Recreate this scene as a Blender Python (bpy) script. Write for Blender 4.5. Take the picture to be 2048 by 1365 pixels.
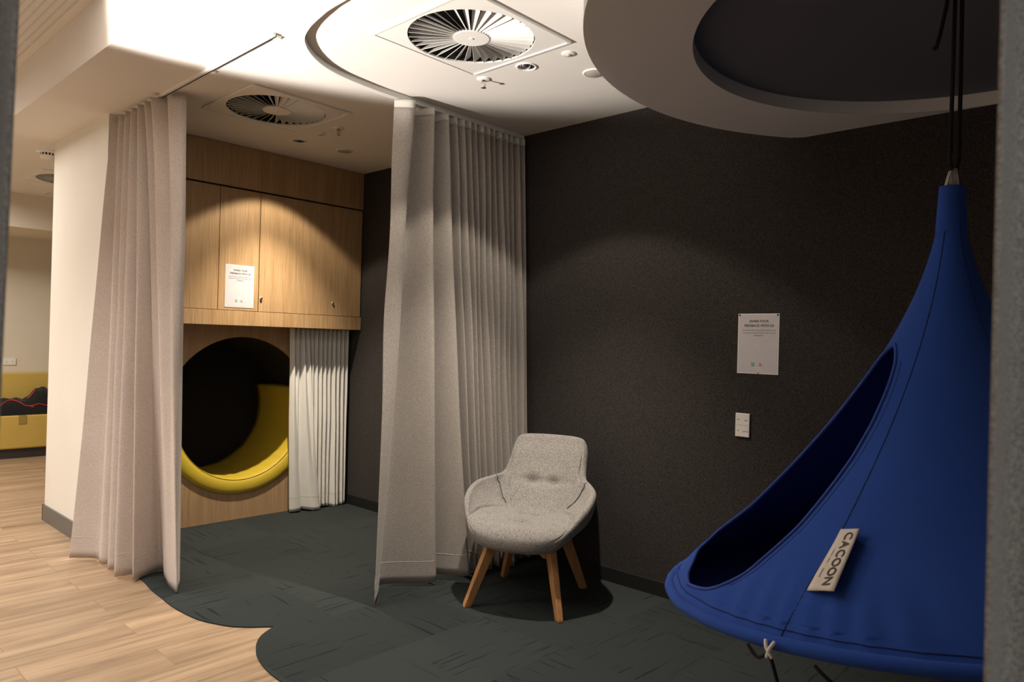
import bpy, bmesh, math, random
from mathutils import Vector, Matrix, noise
PI = math.pi
random.seed(7)
SC = bpy.context.scene
for o in list(bpy.data.objects):
    bpy.data.objects.remove(o)
COL = SC.collection

# ------------------------------------------------------------------ camera
YAW, PITCH, ROLL, FPX = 0.752087824, 0.00258508460, 0.0271602274, 1450.13315
fw = Vector((math.cos(YAW)*math.cos(PITCH), math.sin(YAW)*math.cos(PITCH), math.sin(PITCH)))
rt = fw.cross(Vector((0, 0, 1))).normalized()
up = rt.cross(fw)
rt2 = rt*math.cos(ROLL) + up*math.sin(ROLL)
up2 = -rt*math.sin(ROLL) + up*math.cos(ROLL)
cd = bpy.data.cameras.new('camera')
cam = bpy.data.objects.new('camera', cd); COL.objects.link(cam)
cd.sensor_width = 36; cd.lens = FPX/2048*36; cd.clip_start = .02
M3 = Matrix((rt2, up2, -fw)).transposed()
cam.matrix_world = Matrix.Translation((0, 0, 1.35)) @ M3.to_4x4()
cd.dof.use_dof = True; cd.dof.focus_distance = 3.6; cd.dof.aperture_fstop = 7.0
SC.camera = cam

# ------------------------------------------------------------------ world, view, lamps
w = bpy.data.worlds.new('world'); SC.world = w; w.use_nodes = True
w.node_tree.nodes['Background'].inputs[0].default_value = (1, .9, .8, 1)
w.node_tree.nodes['Background'].inputs[1].default_value = .003
SC.view_settings.view_transform = 'Standard'; SC.view_settings.look = 'None'
SC.view_settings.exposure = 0.1; SC.view_settings.gamma = 1.0
SC.view_settings.use_curve_mapping = False

def lamp(name, kind, loc, energy, color, aim=None, **kw):
    l = bpy.data.lights.new(name, kind); l.energy = energy; l.color = color
    for k, v in kw.items(): setattr(l, k, v)
    o = bpy.data.objects.new(name, l); COL.objects.link(o); o.location = loc
    if aim is not None:
        o.rotation_euler = Vector(aim).to_track_quat('-Z', 'Y').to_euler()
    return o
# lamp standing in the open area left of the frame, turned up to the ceiling
lamp('uplight', 'SPOT', (-.4, 3.3, 1.4), 830, (1, .93, .86), (.66, -.28, .70), spot_size=math.radians(57), spot_blend=.24, shadow_soft_size=.05)
# recessed downlights
for loc, wide, narrow, c in (((2.564, 2.352, 2.672), 29, 185, (1, .89, .76)), ((2.575, 4.435, 2.672), 35, 270, (1, .86, .69))):
    lamp('downlight_beam', 'SPOT', loc, wide, c, (0, 0, -1), spot_size=math.radians(106), spot_blend=.18, shadow_soft_size=.025)
    lamp('downlight_core', 'SPOT', loc, narrow, c, (0, 0, -1), spot_size=math.radians(78), spot_blend=.9, shadow_soft_size=.025)
# ceiling panels of the open area, outside the frame
lamp('unseen_area_light', 'AREA', (-.7, 4.4, 2.93), 72, (1, .95, .90), (0, 0, -1), shape='RECTANGLE', size=1.2, size_y=1.2, spread=math.radians(125))
lamp('unseen_area_light', 'AREA', (0.2, 7.2, 2.9), 110, (1, .91, .80), (0, 0, -1), shape='RECTANGLE', size=1.2, size_y=1.2)

lamp('unseen_area_light', 'AREA', (-.7, -1.3, 2.93), 27, (.93, .97, 1), (0, 0, -1), shape='RECTANGLE', size=.6, size_y=.6)  # unseen dim light added behind the camera to brighten the near curtains

# ------------------------------------------------------------------ materials
def nt(name):
    m = bpy.data.materials.new(name); m.use_nodes = True
    t = m.node_tree; return m, t, t.nodes['Principled BSDF']
def N(t, typ, **kw):
    n = t.nodes.new(typ)
    for k, v in kw.items():
        if k in n.inputs: n.inputs[k].default_value = v
        else: setattr(n, k, v)
    return n
def coords(t, scale=(1, 1, 1), rot=(0, 0, 0)):
    g = N(t, 'ShaderNodeNewGeometry'); mp = N(t, 'ShaderNodeMapping')
    mp.inputs['Scale'].default_value = scale; mp.inputs['Rotation'].default_value = rot
    t.links.new(g.outputs['Position'], mp.inputs['Vector']); return mp.outputs[0]
def ramp(t, fac, stops):
    r = N(t, 'ShaderNodeValToRGB'); e = r.color_ramp.elements
    while len(e) < len(stops): e.new(.5)
    for i, (p, c) in enumerate(stops):
        e[i].position = p; e[i].color = (*c, 1)
    t.links.new(fac, r.inputs[0]); return r.outputs[0]
def mixc(t, a, b, fac, mode='MIX'):
    m = N(t, 'ShaderNodeMix', data_type='RGBA', blend_type=mode)
    for sock, v in ((0, fac), (6, a), (7, b)):
        if hasattr(v, 'links'): t.links.new(v, m.inputs[sock])
        else: m.inputs[sock].default_value = v if sock == 0 else (*v, 1)
    return m.outputs[2]
def bump(t, b, h, strength=.3, dist=.002):
    n = N(t, 'ShaderNodeBump', Strength=strength, Distance=dist)
    t.links.new(h, n.inputs['Height']); t.links.new(n.outputs[0], b.inputs['Normal'])
def plain(name, c, rough=.6, metal=0, **kw):
    m, t, b = nt(name); b.inputs['Base Color'].default_value = (*c, 1)
    b.inputs['Roughness'].default_value = rough; b.inputs['Metallic'].default_value = metal
    for k, v in kw.items(): b.inputs[k].default_value = v
    return m
def paint(name, c, rough=.7):
    m, t, b = nt(name)
    n = N(t, 'ShaderNodeTexNoise', Scale=3.0, Detail=4.0); t.links.new(coords(t), n.inputs['Vector'])
    col = ramp(t, n.outputs[0], [(.3, tuple(x*.97 for x in c)), (.7, c)])
    t.links.new(col, b.inputs['Base Color']); b.inputs['Roughness'].default_value = rough
    n2 = N(t, 'ShaderNodeTexNoise', Scale=260.0, Detail=2.0); t.links.new(coords(t), n2.inputs['Vector'])
    bump(t, b, n2.outputs[0], .05, .001)
    return m
def fabric(name, c1, c2, scale=350, rough=.95, bs=.5, sheen=.15, contrast=(.35, .65)):
    m, t, b = nt(name)
    n = N(t, 'ShaderNodeTexNoise', Scale=float(scale), Detail=3.0, Roughness=.75)
    t.links.new(coords(t), n.inputs['Vector'])
    n2 = N(t, 'ShaderNodeTexNoise', Scale=3.5, Detail=2.0); t.links.new(coords(t), n2.inputs['Vector'])
    col = ramp(t, n.outputs[0], [(contrast[0], c1), (contrast[1], c2)])
    shade = ramp(t, n2.outputs[0], [(.3, (.93, .93, .93)), (.7, (1, 1, 1))])
    t.links.new(mixc(t, col, shade, 1.0, 'MULTIPLY'), b.inputs['Base Color'])
    b.inputs['Roughness'].default_value = rough; b.inputs['Sheen Weight'].default_value = sheen
    b.inputs['Specular IOR Level'].default_value = .2
    bump(t, b, n.outputs[0], bs, .0015)
    return m
def veneer(name, dark, mid, light, rough=.45):
    m, t, b = nt(name)
    n = N(t, 'ShaderNodeTexNoise', Scale=1.0, Detail=6.0, Roughness=.65)
    t.links.new(coords(t, (150, 150, 3.0)), n.inputs['Vector'])
    n2 = N(t, 'ShaderNodeTexNoise', Scale=1.0, Detail=3.0, Distortion=1.2)
    t.links.new(coords(t, (14, 14, .9)), n2.inputs['Vector'])
    c1 = ramp(t, n.outputs[0], [(.32, dark), (.5, mid), (.7, light)])
    c2 = ramp(t, n2.outputs[0], [(.3, (.86, .84, .80)), (.7, (1, 1, 1))])
    t.links.new(mixc(t, c1, c2, 1.0, 'MULTIPLY'), b.inputs['Base Color'])
    b.inputs['Roughness'].default_value = rough
    bump(t, b, n.outputs[0], .08, .001)
    return m
def planks(name):
    m, t, b = nt(name)
    v = coords(t)
    br = N(t, 'ShaderNodeTexBrick', Scale=1.0, offset=.37, offset_frequency=2)
    br.inputs['Brick Width'].default_value = 1.25; br.inputs['Row Height'].default_value = .2
    br.inputs['Mortar Size'].default_value = .0012; br.inputs['Mortar Smooth'].default_value = .1
    br.inputs['Color1'].default_value = (0, 0, 0, 1); br.inputs['Color2'].default_value = (1, 1, 1, 1)
    br.inputs['Mortar'].default_value = (.5, .5, .5, 1); br.inputs['Bias'].default_value = 0
    t.links.new(v, br.inputs['Vector'])
    # grain shifted per plank
    sc = N(t, 'ShaderNodeVectorMath', operation='MULTIPLY'); sc.inputs[1].default_value = (1.3, 17, 17)
    t.links.new(v, sc.inputs[0])
    off = N(t, 'ShaderNodeVectorMath', operation='MULTIPLY_ADD'); off.inputs[1].default_value = (9, 23, 31)
    t.links.new(br.outputs['Color'], off.inputs[0]); t.links.new(sc.outputs[0], off.inputs[2])
    n = N(t, 'ShaderNodeTexNoise', Scale=1.0, Detail=5.0, Roughness=.55, Distortion=.6); t.links.new(off.outputs[0], n.inputs['Vector'])
    sc2 = N(t, 'ShaderNodeVectorMath', operation='MULTIPLY'); sc2.inputs[1].default_value = (4, 90, 90); t.links.new(v, sc2.inputs[0])
    nf = N(t, 'ShaderNodeTexNoise', Scale=1.0, Detail=4.0); t.links.new(sc2.outputs[0], nf.inputs['Vector'])
    c = ramp(t, n.outputs[0], [(.25, (.22, .15, .095)), (.42, (.34, .235, .15)), (.58, (.46, .325, .21)), (.8, (.53, .385, .255))])
    tone = ramp(t, br.outputs['Color'], [(0, (.86, .85, .84)), (1, (1.0, 1.0, 1.0))])
    c = mixc(t, c, tone, 1.0, 'MULTIPLY')
    f2 = ramp(t, nf.outputs[0], [(.35, (.9, .88, .86)), (.6, (1, 1, 1))])
    c = mixc(t, c, f2, 1.0, 'MULTIPLY')
    c = mixc(t, c, (.22, .13, .07), br.outputs['Fac'])
    t.links.new(c, b.inputs['Base Color'])
    b.inputs['Roughness'].default_value = .42; b.inputs['Specular IOR Level'].default_value = .35
    bump(t, b, nf.outputs[0], .06, .001)
    return m
def carpet(name):
    m, t, b = nt(name)
    v = coords(t)
    ch = N(t, 'ShaderNodeTexChecker', Scale=2.0); t.links.new(v, ch.inputs['Vector'])
    ch.inputs['Color1'].default_value = (0, 0, 0, 1); ch.inputs['Color2'].default_value = (1, 1, 1, 1)
    flat = N(t, 'ShaderNodeVectorMath', operation='MULTIPLY'); flat.inputs[1].default_value = (1, 1, 0); t.links.new(v, flat.inputs[0])
    addv = N(t, 'ShaderNodeVectorMath', operation='ADD'); addv.inputs[1].default_value = (.0, .0, .25); t.links.new(flat.outputs[0], addv.inputs[0])
    t.links.new(addv.outputs[0], ch.inputs['Vector'])
    def lines(scale):
        s = N(t, 'ShaderNodeVectorMath', operation='MULTIPLY'); s.inputs[1].default_value = scale; t.links.new(v, s.inputs[0])
        n = N(t, 'ShaderNodeTexNoise', Scale=1.0, Detail=2.0, Roughness=.6); t.links.new(s.outputs[0], n.inputs['Vector'])
        return ramp(t, n.outputs[0], [(.345, (.2, .2, .2)), (.37, (1, 1, 1))])
    la = lines((2.2, 62, 0)); lb = lines((62, 2.2, 0))
    ln = mixc(t, la, lb, ch.outputs[1])
    n = N(t, 'ShaderNodeTexNoise', Scale=500.0, Detail=2.0); t.links.new(v, n.inputs['Vector'])
    c = ramp(t, n.outputs[0], [(.3, (.020, .025, .025)), (.7, (.046, .053, .052))])
    wn = N(t, 'ShaderNodeTexWhiteNoise', noise_dimensions='2D')
    sn = N(t, 'ShaderNodeVectorMath', operation='SNAP'); sn.inputs[1].default_value = (.5, .5, .5); t.links.new(addv.outputs[0], sn.inputs[0])
    t.links.new(sn.outputs[0], wn.inputs['Vector'])
    tt = ramp(t, wn.outputs['Value'], [(0, (.88, .88, .88)), (1, (1.06, 1.06, 1.06))])
    c = mixc(t, c, tt, 1.0, 'MULTIPLY')
    c = mixc(t, (.012, .014, .014), c, ln)
    t.links.new(c, b.inputs['Base Color'])
    b.inputs['Roughness'].default_value = 1; b.inputs['Specular IOR Level'].default_value = .1
    h = N(t, 'ShaderNodeMath', operation='MULTIPLY_ADD'); h.inputs[1].default_value = .4
    t.links.new(n.outputs[0], h.inputs[0]); t.links.new(ln, h.inputs[2])
    bump(t, b, h.outputs[0], .5, .003)
    return m
def tiles(name):   # slotted acoustic ceiling
    m, t, b = nt(name)
    v = coords(t)
    wv = N(t, 'ShaderNodeTexWave', Scale=9.0, bands_direction='X'); t.links.new(v, wv.inputs['Vector'])
    wy = N(t, 'ShaderNodeTexWave', Scale=16.0, bands_direction='Y'); t.links.new(v, wy.inputs['Vector'])
    mm = N(t, 'ShaderNodeMath', operation='MULTIPLY'); t.links.new(wv.outputs['Fac'], mm.inputs[0]); t.links.new(wy.outputs['Fac'], mm.inputs[1])
    c1 = ramp(t, mm.outputs[0], [(.55, (.72, .70, .67)), (.75, (.42, .39, .36))])
    br = N(t, 'ShaderNodeTexBrick', Scale=1.0, offset=0); br.inputs['Brick Width'].default_value = 1.2; br.inputs['Row Height'].default_value = .6
    br.inputs['Mortar Size'].default_value = .004
    for k in ('Color1', 'Color2'): br.inputs[k].default_value = (0, 0, 0, 1)
    br.inputs['Mortar'].default_value = (1, 1, 1, 1); t.links.new(v, br.inputs['Vector'])
    t.links.new(mixc(t, c1, (.78, .76, .72), br.outputs['Fac']), b.inputs['Base Color'])
    b.inputs['Roughness'].default_value = .8
    return m
def leather(name, c):
    m, t, b = nt(name); b.inputs['Base Color'].default_value = (*c, 1); b.inputs['Roughness'].default_value = .42
    n = N(t, 'ShaderNodeTexNoise', Scale=9.0, Detail=3.0); t.links.new(coords(t), n.inputs['Vector'])
    v2 = N(t, 'ShaderNodeTexVoronoi', Scale=600.0); t.links.new(coords(t), v2.inputs['Vector'])
    h = N(t, 'ShaderNodeMath', operation='MULTIPLY_ADD'); h.inputs[1].default_value = .03
    t.links.new(v2.outputs[0], h.inputs[0]); t.links.new(n.outputs[0], h.inputs[2]); bump(t, b, h.outputs[0], .35, .01)
    return m
def paper(name):
    m, t, b = nt(name)
    n = N(t, 'ShaderNodeTexNoise', Scale=14.0, Detail=4.0, Distortion=.8); t.links.new(coords(t, (1, 1, 1.6)), n.inputs['Vector'])
    c = ramp(t, n.outputs[0], [(.3, (.56, .56, .61)), (.5, (.59, .57, .60)), (.7, (.64, .61, .56))])
    t.links.new(c, b.inputs['Base Color']); b.inputs['Roughness'].default_value = .3
    return m

MT = dict(
    ceil=paint('ceiling_paint', (.78, .74, .69)),
    wall=paint('wall_paint', (.80, .77, .71)),
    farwall=paint('far_wall_paint', (.70, .64, .53)),
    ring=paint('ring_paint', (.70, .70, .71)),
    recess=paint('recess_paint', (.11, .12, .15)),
    felt=fabric('felt_panel', (.014, .012, .0115), (.066, .058, .053), 190, bs=.5, sheen=.05),
    planks=planks('timber_planks'), carpet=carpet('carpet_tiles'), tiles=tiles('slotted_tiles'),
    oak=veneer('oak_veneer', (.33, .20, .095), (.47, .305, .155), (.56, .38, .20)),
    oakred=veneer('oak_veneer_low', (.38, .235, .125), (.53, .35, .195), (.62, .43, .25)),
    gap=plain('shadow_gap', (.03, .018, .01), .9),
    black=plain('black_lining', (.012, .010, .010), .9),
    skirt=plain('charcoal_skirting', (.035, .034, .033), .35),
    skirtgrey=plain('grey_skirting', (.10, .10, .10), .3),
    skirtblack=plain('black_skirting', (.008, .008, .008), .6),
    white=plain('white_enamel', (.78, .76, .72), .35),
    whitemat=plain('white_tape', (.60, .58, .53), .8),
    chrome=plain('chrome', (.75, .76, .8), .08, 1),
    steel=plain('brushed_steel', (.55, .53, .5), .3, 1),
    dark=plain('dark_void', (.006, .006, .006), .9),
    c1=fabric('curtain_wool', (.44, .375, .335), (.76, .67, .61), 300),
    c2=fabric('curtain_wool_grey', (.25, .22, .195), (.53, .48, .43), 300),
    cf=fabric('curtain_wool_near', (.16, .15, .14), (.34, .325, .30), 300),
    stitch=plain('stitch_thread', (.62, .56, .50), .8),
    linen=fabric('white_linen', (.74, .725, .68), (.86, .85, .81), 500, bs=.2),
    yellow=leather('yellow_vinyl', (.62, .46, .045)),
    yellow2=leather('mustard_vinyl', (.60, .42, .10)),
    chair=fabric('chair_tweed', (.10, .095, .088), (.46, .43, .40), 260, bs=.6, contrast=(.36, .64)),
    chairseam=plain('chair_piping', (.10, .10, .10), .9),
    beech=veneer('beech_wood', (.42, .19, .075), (.55, .27, .11), (.62, .33, .145)),
    blue=fabric('blue_cotton', (.017, .062, .31), (.027, .083, .40), 700, bs=.15, sheen=.05),
    blueseam=plain('blue_seam', (.004, .012, .08), .9),
    bluedge=plain('blue_piping', (.014, .055, .32), .8),
    rope=plain('black_rope', (.005, .005, .005), .95),
    tag=fabric('cotton_tape', (.62, .56, .50), (.74, .68, .62), 700, bs=.2),
    ink=plain('black_ink', (.035, .03, .03), .7),
    inkgrey=plain('grey_ink', (.22, .20, .22), .7),
    paper=paper('printed_paper'), paperedge=plain('paper_border', (.74, .73, .73), .3),
    green=plain('green_ink', (.05, .30, .26), .6), red=plain('red_ink', (.40, .03, .08), .6),
    cloth=fabric('black_cloth', (.008, .008, .009), (.02, .02, .022), 300), redpipe=plain('red_trim', (.62, .03, .02), .5),
    grille=plain('speaker_grille', (.42, .37, .31), .6),
    lens=plain('glass_lens', (.5, .47, .30), .1),
)

# ------------------------------------------------------------------ mesh helpers
def link(o, parent=None):
    COL.objects.link(o)
    if parent: o.parent = parent
    return o
def tag(o, label=None, cat=None, group=None, kind=None):
    for k, v in (('label', label), ('category', cat), ('group', group), ('kind', kind)):
        if v: o[k] = v
    return o
def empty(name, loc, label, cat, group=None):
    o = bpy.data.objects.new(name, None); o.empty_display_size = .05; link(o); o.location = loc
    bpy.context.view_layer.update()
    return tag(o, label, cat, group)
def finish(name, bm, mat, parent=None, smooth=False, local=False, bevel=0, angle=None):
    me = bpy.data.meshes.new(name); bmesh.ops.recalc_face_normals(bm, faces=bm.faces) if smooth != 'keep' else None
    bm.to_mesh(me); bm.free()
    if isinstance(mat, str): mat = MT[mat]
    me.materials.append(mat)
    for p in me.polygons: p.use_smooth = bool(smooth)
    o = bpy.data.objects.new(name, me); link(o, parent)
    if parent is not None and not local:     # world-space vertices under a located parent
        o.matrix_parent_inverse = parent.matrix_world.inverted()
    if bevel:
        b = o.modifiers.new('bevel', 'BEVEL'); b.width = bevel; b.segments = 3; b.limit_method = 'ANGLE'
        for p in me.polygons: p.use_smooth = True
        wn = o.modifiers.new('wn', 'WEIGHTED_NORMAL')
    return o
def recentre(o):
    """put a top-level mesh's origin at its base centre"""
    me = o.data; vs = [v.co.copy() for v in me.vertices]
    c = Vector(((min(v.x for v in vs)+max(v.x for v in vs))/2, (min(v.y for v in vs)+max(v.y for v in vs))/2, min(v.z for v in vs)))
    me.transform(Matrix.Translation(-c)); o.location = c
    bpy.context.view_layer.update(); return o
def box(bm, a, b):
    x0, y0, z0 = a; x1, y1, z1 = b
    v = [bm.verts.new(p) for p in ((x0, y0, z0), (x1, y0, z0), (x1, y1, z0), (x0, y1, z0), (x0, y0, z1), (x1, y0, z1), (x1, y1, z1), (x0, y1, z1))]
    for f in ((0, 3, 2, 1), (4, 5, 6, 7), (0, 1, 5, 4), (1, 2, 6, 5), (2, 3, 7, 6), (3, 0, 4, 7)): bm.faces.new([v[i] for i in f])
def bx(name, a, b, mat, parent=None, **kw):
    bm = bmesh.new(); box(bm, a, b); return finish(name, bm, mat, parent, **kw)
def tube_bm(bm, pts, r, n=8, cap=True, closed=False):
    pts = [Vector(p) for p in pts]; rings = []; prev = None
    for i, p in enumerate(pts):
        if closed: d = pts[(i+1) % len(pts)] - pts[i-1]
        else: d = pts[min(i+1, len(pts)-1)] - pts[max(i-1, 0)]
        d.normalize()
        if prev is None:
            a = d.orthogonal().normalized()
        else:
            a = (prev - d*prev.dot(d)).normalized()
        prev = a; b = d.cross(a)
        rr = r[i] if isinstance(r, (list, tuple)) else r
        rings.append([bm.verts.new(p + (a*math.cos(2*PI*k/n) + b*math.sin(2*PI*k/n))*rr) for k in range(n)])
    m = len(rings)
    for i in range(m if closed else m-1):
        A, B = rings[i], rings[(i+1) % m]
        # align when closing
        off = 0
        if closed and i == m-1:
            off = min(range(n), key=lambda o_: (A[0].co - B[o_].co).length)
        for k in range(n):
            bm.faces.new((A[k], A[(k+1) % n], B[(k+1+off) % n], B[(k+off) % n]))
    if cap and not closed:
        bm.faces.new(rings[0]); bm.faces.new(rings[-1])
def tube(name, pts, r, mat, parent=None, n=8, closed=False, **kw):
    bm = bmesh.new(); tube_bm(bm, pts, r, n, closed=closed); return finish(name, bm, mat, parent, smooth=True, **kw)
def lathe_bm(bm, prof, c=(0, 0, 0), n=40):
    c = Vector(c); rings = []
    for r, z in prof:
        if r < 1e-6: rings.append([bm.verts.new(c + Vector((0, 0, z)))])
        else: rings.append([bm.verts.new(c + Vector((r*math.cos(2*PI*k/n), r*math.sin(2*PI*k/n), z))) for k in range(n)])
    for A, B in zip(rings, rings[1:]):
        for k in range(n):
            k2 = (k+1) % n
            if len(A) == 1 and len(B) == 1: continue
            if len(A) == 1: bm.faces.new((A[0], B[k], B[k2]))
            elif len(B) == 1: bm.faces.new((A[k], A[k2], B[0]))
            else: bm.faces.new((A[k], A[k2], B[k2], B[k]))
def lathe(name, prof, c, mat, parent=None, n=40, smooth=True, **kw):
    bm = bmesh.new(); lathe_bm(bm, prof, c, n); return finish(name, bm, mat, parent, smooth=smooth, **kw)
def crom(P, n):
    """Catmull-Rom through keypoints, n samples; works on tuples"""
    P = [Vector(p) for p in P]; m = len(P)-1; out = []
    for i in range(n):
        u = i/(n-1)*m; k = min(int(u), m-1); t = u-k
        p0, p1, p2, p3 = P[max(k-1, 0)], P[k], P[k+1], P[min(k+2, m)]
        out.append(.5*((2*p1) + (p2-p0)*t + (2*p0-5*p1+4*p2-p3)*t*t + (3*p1-p0-3*p2+p3)*t**3))
    return out
def interp(tab, x):
    if x <= tab[0][0]: return tab[0][1]
    for (a, va), (b, vb) in zip(tab, tab[1:]):
        if x <= b: return va+(vb-va)*(x-a)/(b-a)
    return tab[-1][1]
def text(name, body, size, mat, parent, origin, xdir, ydir, align='CENTER', bold=0, spacing=1.0, depth=.0002):
    cu = bpy.data.curves.new(name, 'FONT'); cu.body = body; cu.size = size; cu.align_x = align; cu.align_y = 'CENTER'
    cu.extrude = depth; cu.offset = bold; cu.space_character = spacing; cu.resolution_u = 3
    tmp = bpy.data.objects.new('tmp', cu); COL.objects.link(tmp); bpy.context.view_layer.update()
    me = bpy.data.meshes.new_from_object(tmp.evaluated_get(bpy.context.evaluated_depsgraph_get()))
    bpy.data.objects.remove(tmp)
    X = Vector(xdir).normalized(); Y = Vector(ydir).normalized(); Z = X.cross(Y)
    me.transform(Matrix.Translation(origin) @ Matrix((X, Y, Z)).transposed().to_4x4())
    me.materials.clear(); me.materials.append(MT[mat])
    o = bpy.data.objects.new(name, me); link(o, parent)
    o.matrix_parent_inverse = parent.matrix_world.inverted()
    return o

H = 2.68
DX = 3.43
# ------------------------------------------------------------------ room shell
def struct(o): o['kind'] = 'structure'; return o
struct(bx('floor', (-3, -2.5, -.06), (3.43, 9.4, 0), 'planks'))

def poly_prism(name, pts, z0, z1, mat, parent=None, holes=(), bottom=True, topface=True, **kw):
    bm = bmesh.new()
    loops = [pts] + list(holes); es = []; vl = []
    for L in loops:
        vs = [bm.verts.new((x, y, z0)) for x, y in L]; vl.append(vs)
        es += [bm.edges.new((vs[i], vs[(i+1) % len(vs)])) for i in range(len(vs))]
    r = bmesh.ops.triangle_fill(bm, edges=es, use_beauty=True, use_dissolve=False)
    fs = [f for f in r['geom'] if isinstance(f, bmesh.types.BMFace)]
    ex = bmesh.ops.extrude_face_region(bm, geom=fs)
    for v in ex['geom']:
        if isinstance(v, bmesh.types.BMVert): v.co.z = z1
    if not fs: raise RuntimeError('fill ' + name)
    return finish(name, bm, mat, parent, **kw)
def circ(cx, cy, r, n=48): return [(cx+r*math.cos(2*PI*k/n), cy+r*math.sin(2*PI*k/n)) for k in range(n)]

V1, V2, V3 = (2.160, 2.312), (2.135, 3.935), (2.0, 7.23)
D1, D2 = (2.564, 2.352), (2.575, 4.435)
struct(poly_prism('ceiling', [(1.157, -2.5), (3.43, -2.5), (3.43, 9.4), (1.157, 9.4)], H, H+.04, 'ceil',
    holes=[circ(*V1, .279), circ(*V2, .279), circ(*V3, .279), circ(*D1, .040, 32), circ(*D2, .040, 32)]))
struct(bx('ceiling', (1.107, -2.5, 2.96), (1.150, 9.4, 3.0), 'ceil'))
struct(bx('ceiling', (-3, -2.5, 2.961), (1.107, 9.4, 3.0), 'tiles'))
struct(bx('trim_1', (1.150, -2.5, H), (1.157, 9.4, 2.9595), 'ceil'))            # upstand between the two ceiling levels
struct(bx('trim_2', (1.158, 8.37, 2.35), (3.43, 9.4, 2.6795), 'farwall'))         # dropped box over the bench
struct(bx('wall_right', (DX, -2.5, 0), (DX+.1, 9.4, 3.0), 'felt'))
struct(bx('wall_far', (-3, 9.4, 0), (3.53, 9.5, 3.0), 'farwall'))
struct(bx('wall_left', (-3.1, -2.5, 0), (-3, 9.5, 3.0), 'wall'))
struct(bx('wall_rear', (-3, -2.6, 0), (3.53, -2.5, 3.0), 'wall'))
struct(bx('wall_partition', (1.52, 4.83, 0), (1.66, 5.93, H), 'wall'))
struct(bx('wall_nook', (1.66, 5.87, 0), (DX, 5.93, H), 'wall'))
struct(bx('baseboard_right', (DX-.012, -2.5, 0), (DX, 5.07, .085), 'skirtblack', bevel=.002))
bm = bmesh.new(); box(bm, (1.508, 4.83, 0), (1.52, 5.942, .112)); box(bm, (1.508, 5.93, 0), (1.66, 5.942, .112))
struct(finish('baseboard_left', bm, 'skirtgrey'))

# carpet with its curved edge, following the curtain track
edge = [(1.66, 4.83), (1.56, 4.6), (1.535, 4.4), (1.533, 4.148), (1.510, 3.95), (1.501, 3.781), (1.494, 3.64), (1.500, 3.507), (1.515, 3.39), (1.549, 3.293), (1.59, 3.21), (1.646, 3.146)]
e1 = crom([(x, y, 0) for x, y in edge], 50)
e2 = crom([(x, y, 0) for x, y in [(1.728, 3.078), (1.675, 3.050), (1.63, 3.018), (1.588, 2.97), (1.553, 2.912), (1.517, 2.83), (1.488, 2.711), (1.477, 2.573), (1.48, 2.3), (1.48, 1.0), (1.48, 0), (1.5, -1.2), (1.6, -2.49)]], 60)
cp = [(v.x, v.y) for v in e1] + [(v.x, v.y) for v in e2] + [(3.418, -2.49), (3.418, 5.07), (1.66, 5.07)]
cpo = poly_prism('carpet', cp, 0.0005, .006, 'carpet')
tag(cpo, 'dark charcoal carpet tiles with a wavy edge meeting the timber planks', 'carpet')

# ring bulkhead hanging below the ceiling
bm = bmesh.new(); n = 128; OC = Vector((2.592, .419)); IC = Vector((2.582, .503)); RO, RI = 1.272, .842
rows = []
for k in range(n):
    a = 2*PI*k/n; d = Vector((math.cos(a), math.sin(a)))
    w_ = IC-OC; bq = d.dot(w_); tt = -bq+math.sqrt(bq*bq-w_.length_squared+RO*RO)
    po = IC+d*tt
    if po.x > DX-.002: po = IC+d*((DX-.002-IC.x)/d.x)
    pi = IC+d*RI
    rows.append([bm.verts.new((po.x, po.y, H-.001)), bm.verts.new((po.x, po.y, 2.36)), bm.verts.new((pi.x, pi.y, 2.36)), bm.verts.new((pi.x, pi.y, 2.413))])
for k in range(n):
    A, B = rows[k], rows[(k+1) % n]
    for j in range(3): bm.faces.new((A[j], A[j+1], B[j+1], B[j]))
bm.faces.new([r[0] for r in rows])
ro = finish('trim_3', bm, 'ring'); struct(ro)
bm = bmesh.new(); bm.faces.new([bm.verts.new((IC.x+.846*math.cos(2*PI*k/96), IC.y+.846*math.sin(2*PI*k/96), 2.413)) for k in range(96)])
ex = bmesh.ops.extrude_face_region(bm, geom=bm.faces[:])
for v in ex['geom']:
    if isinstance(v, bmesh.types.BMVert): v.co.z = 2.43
struct(finish('trim_4', bm, 'recess'))

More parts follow.
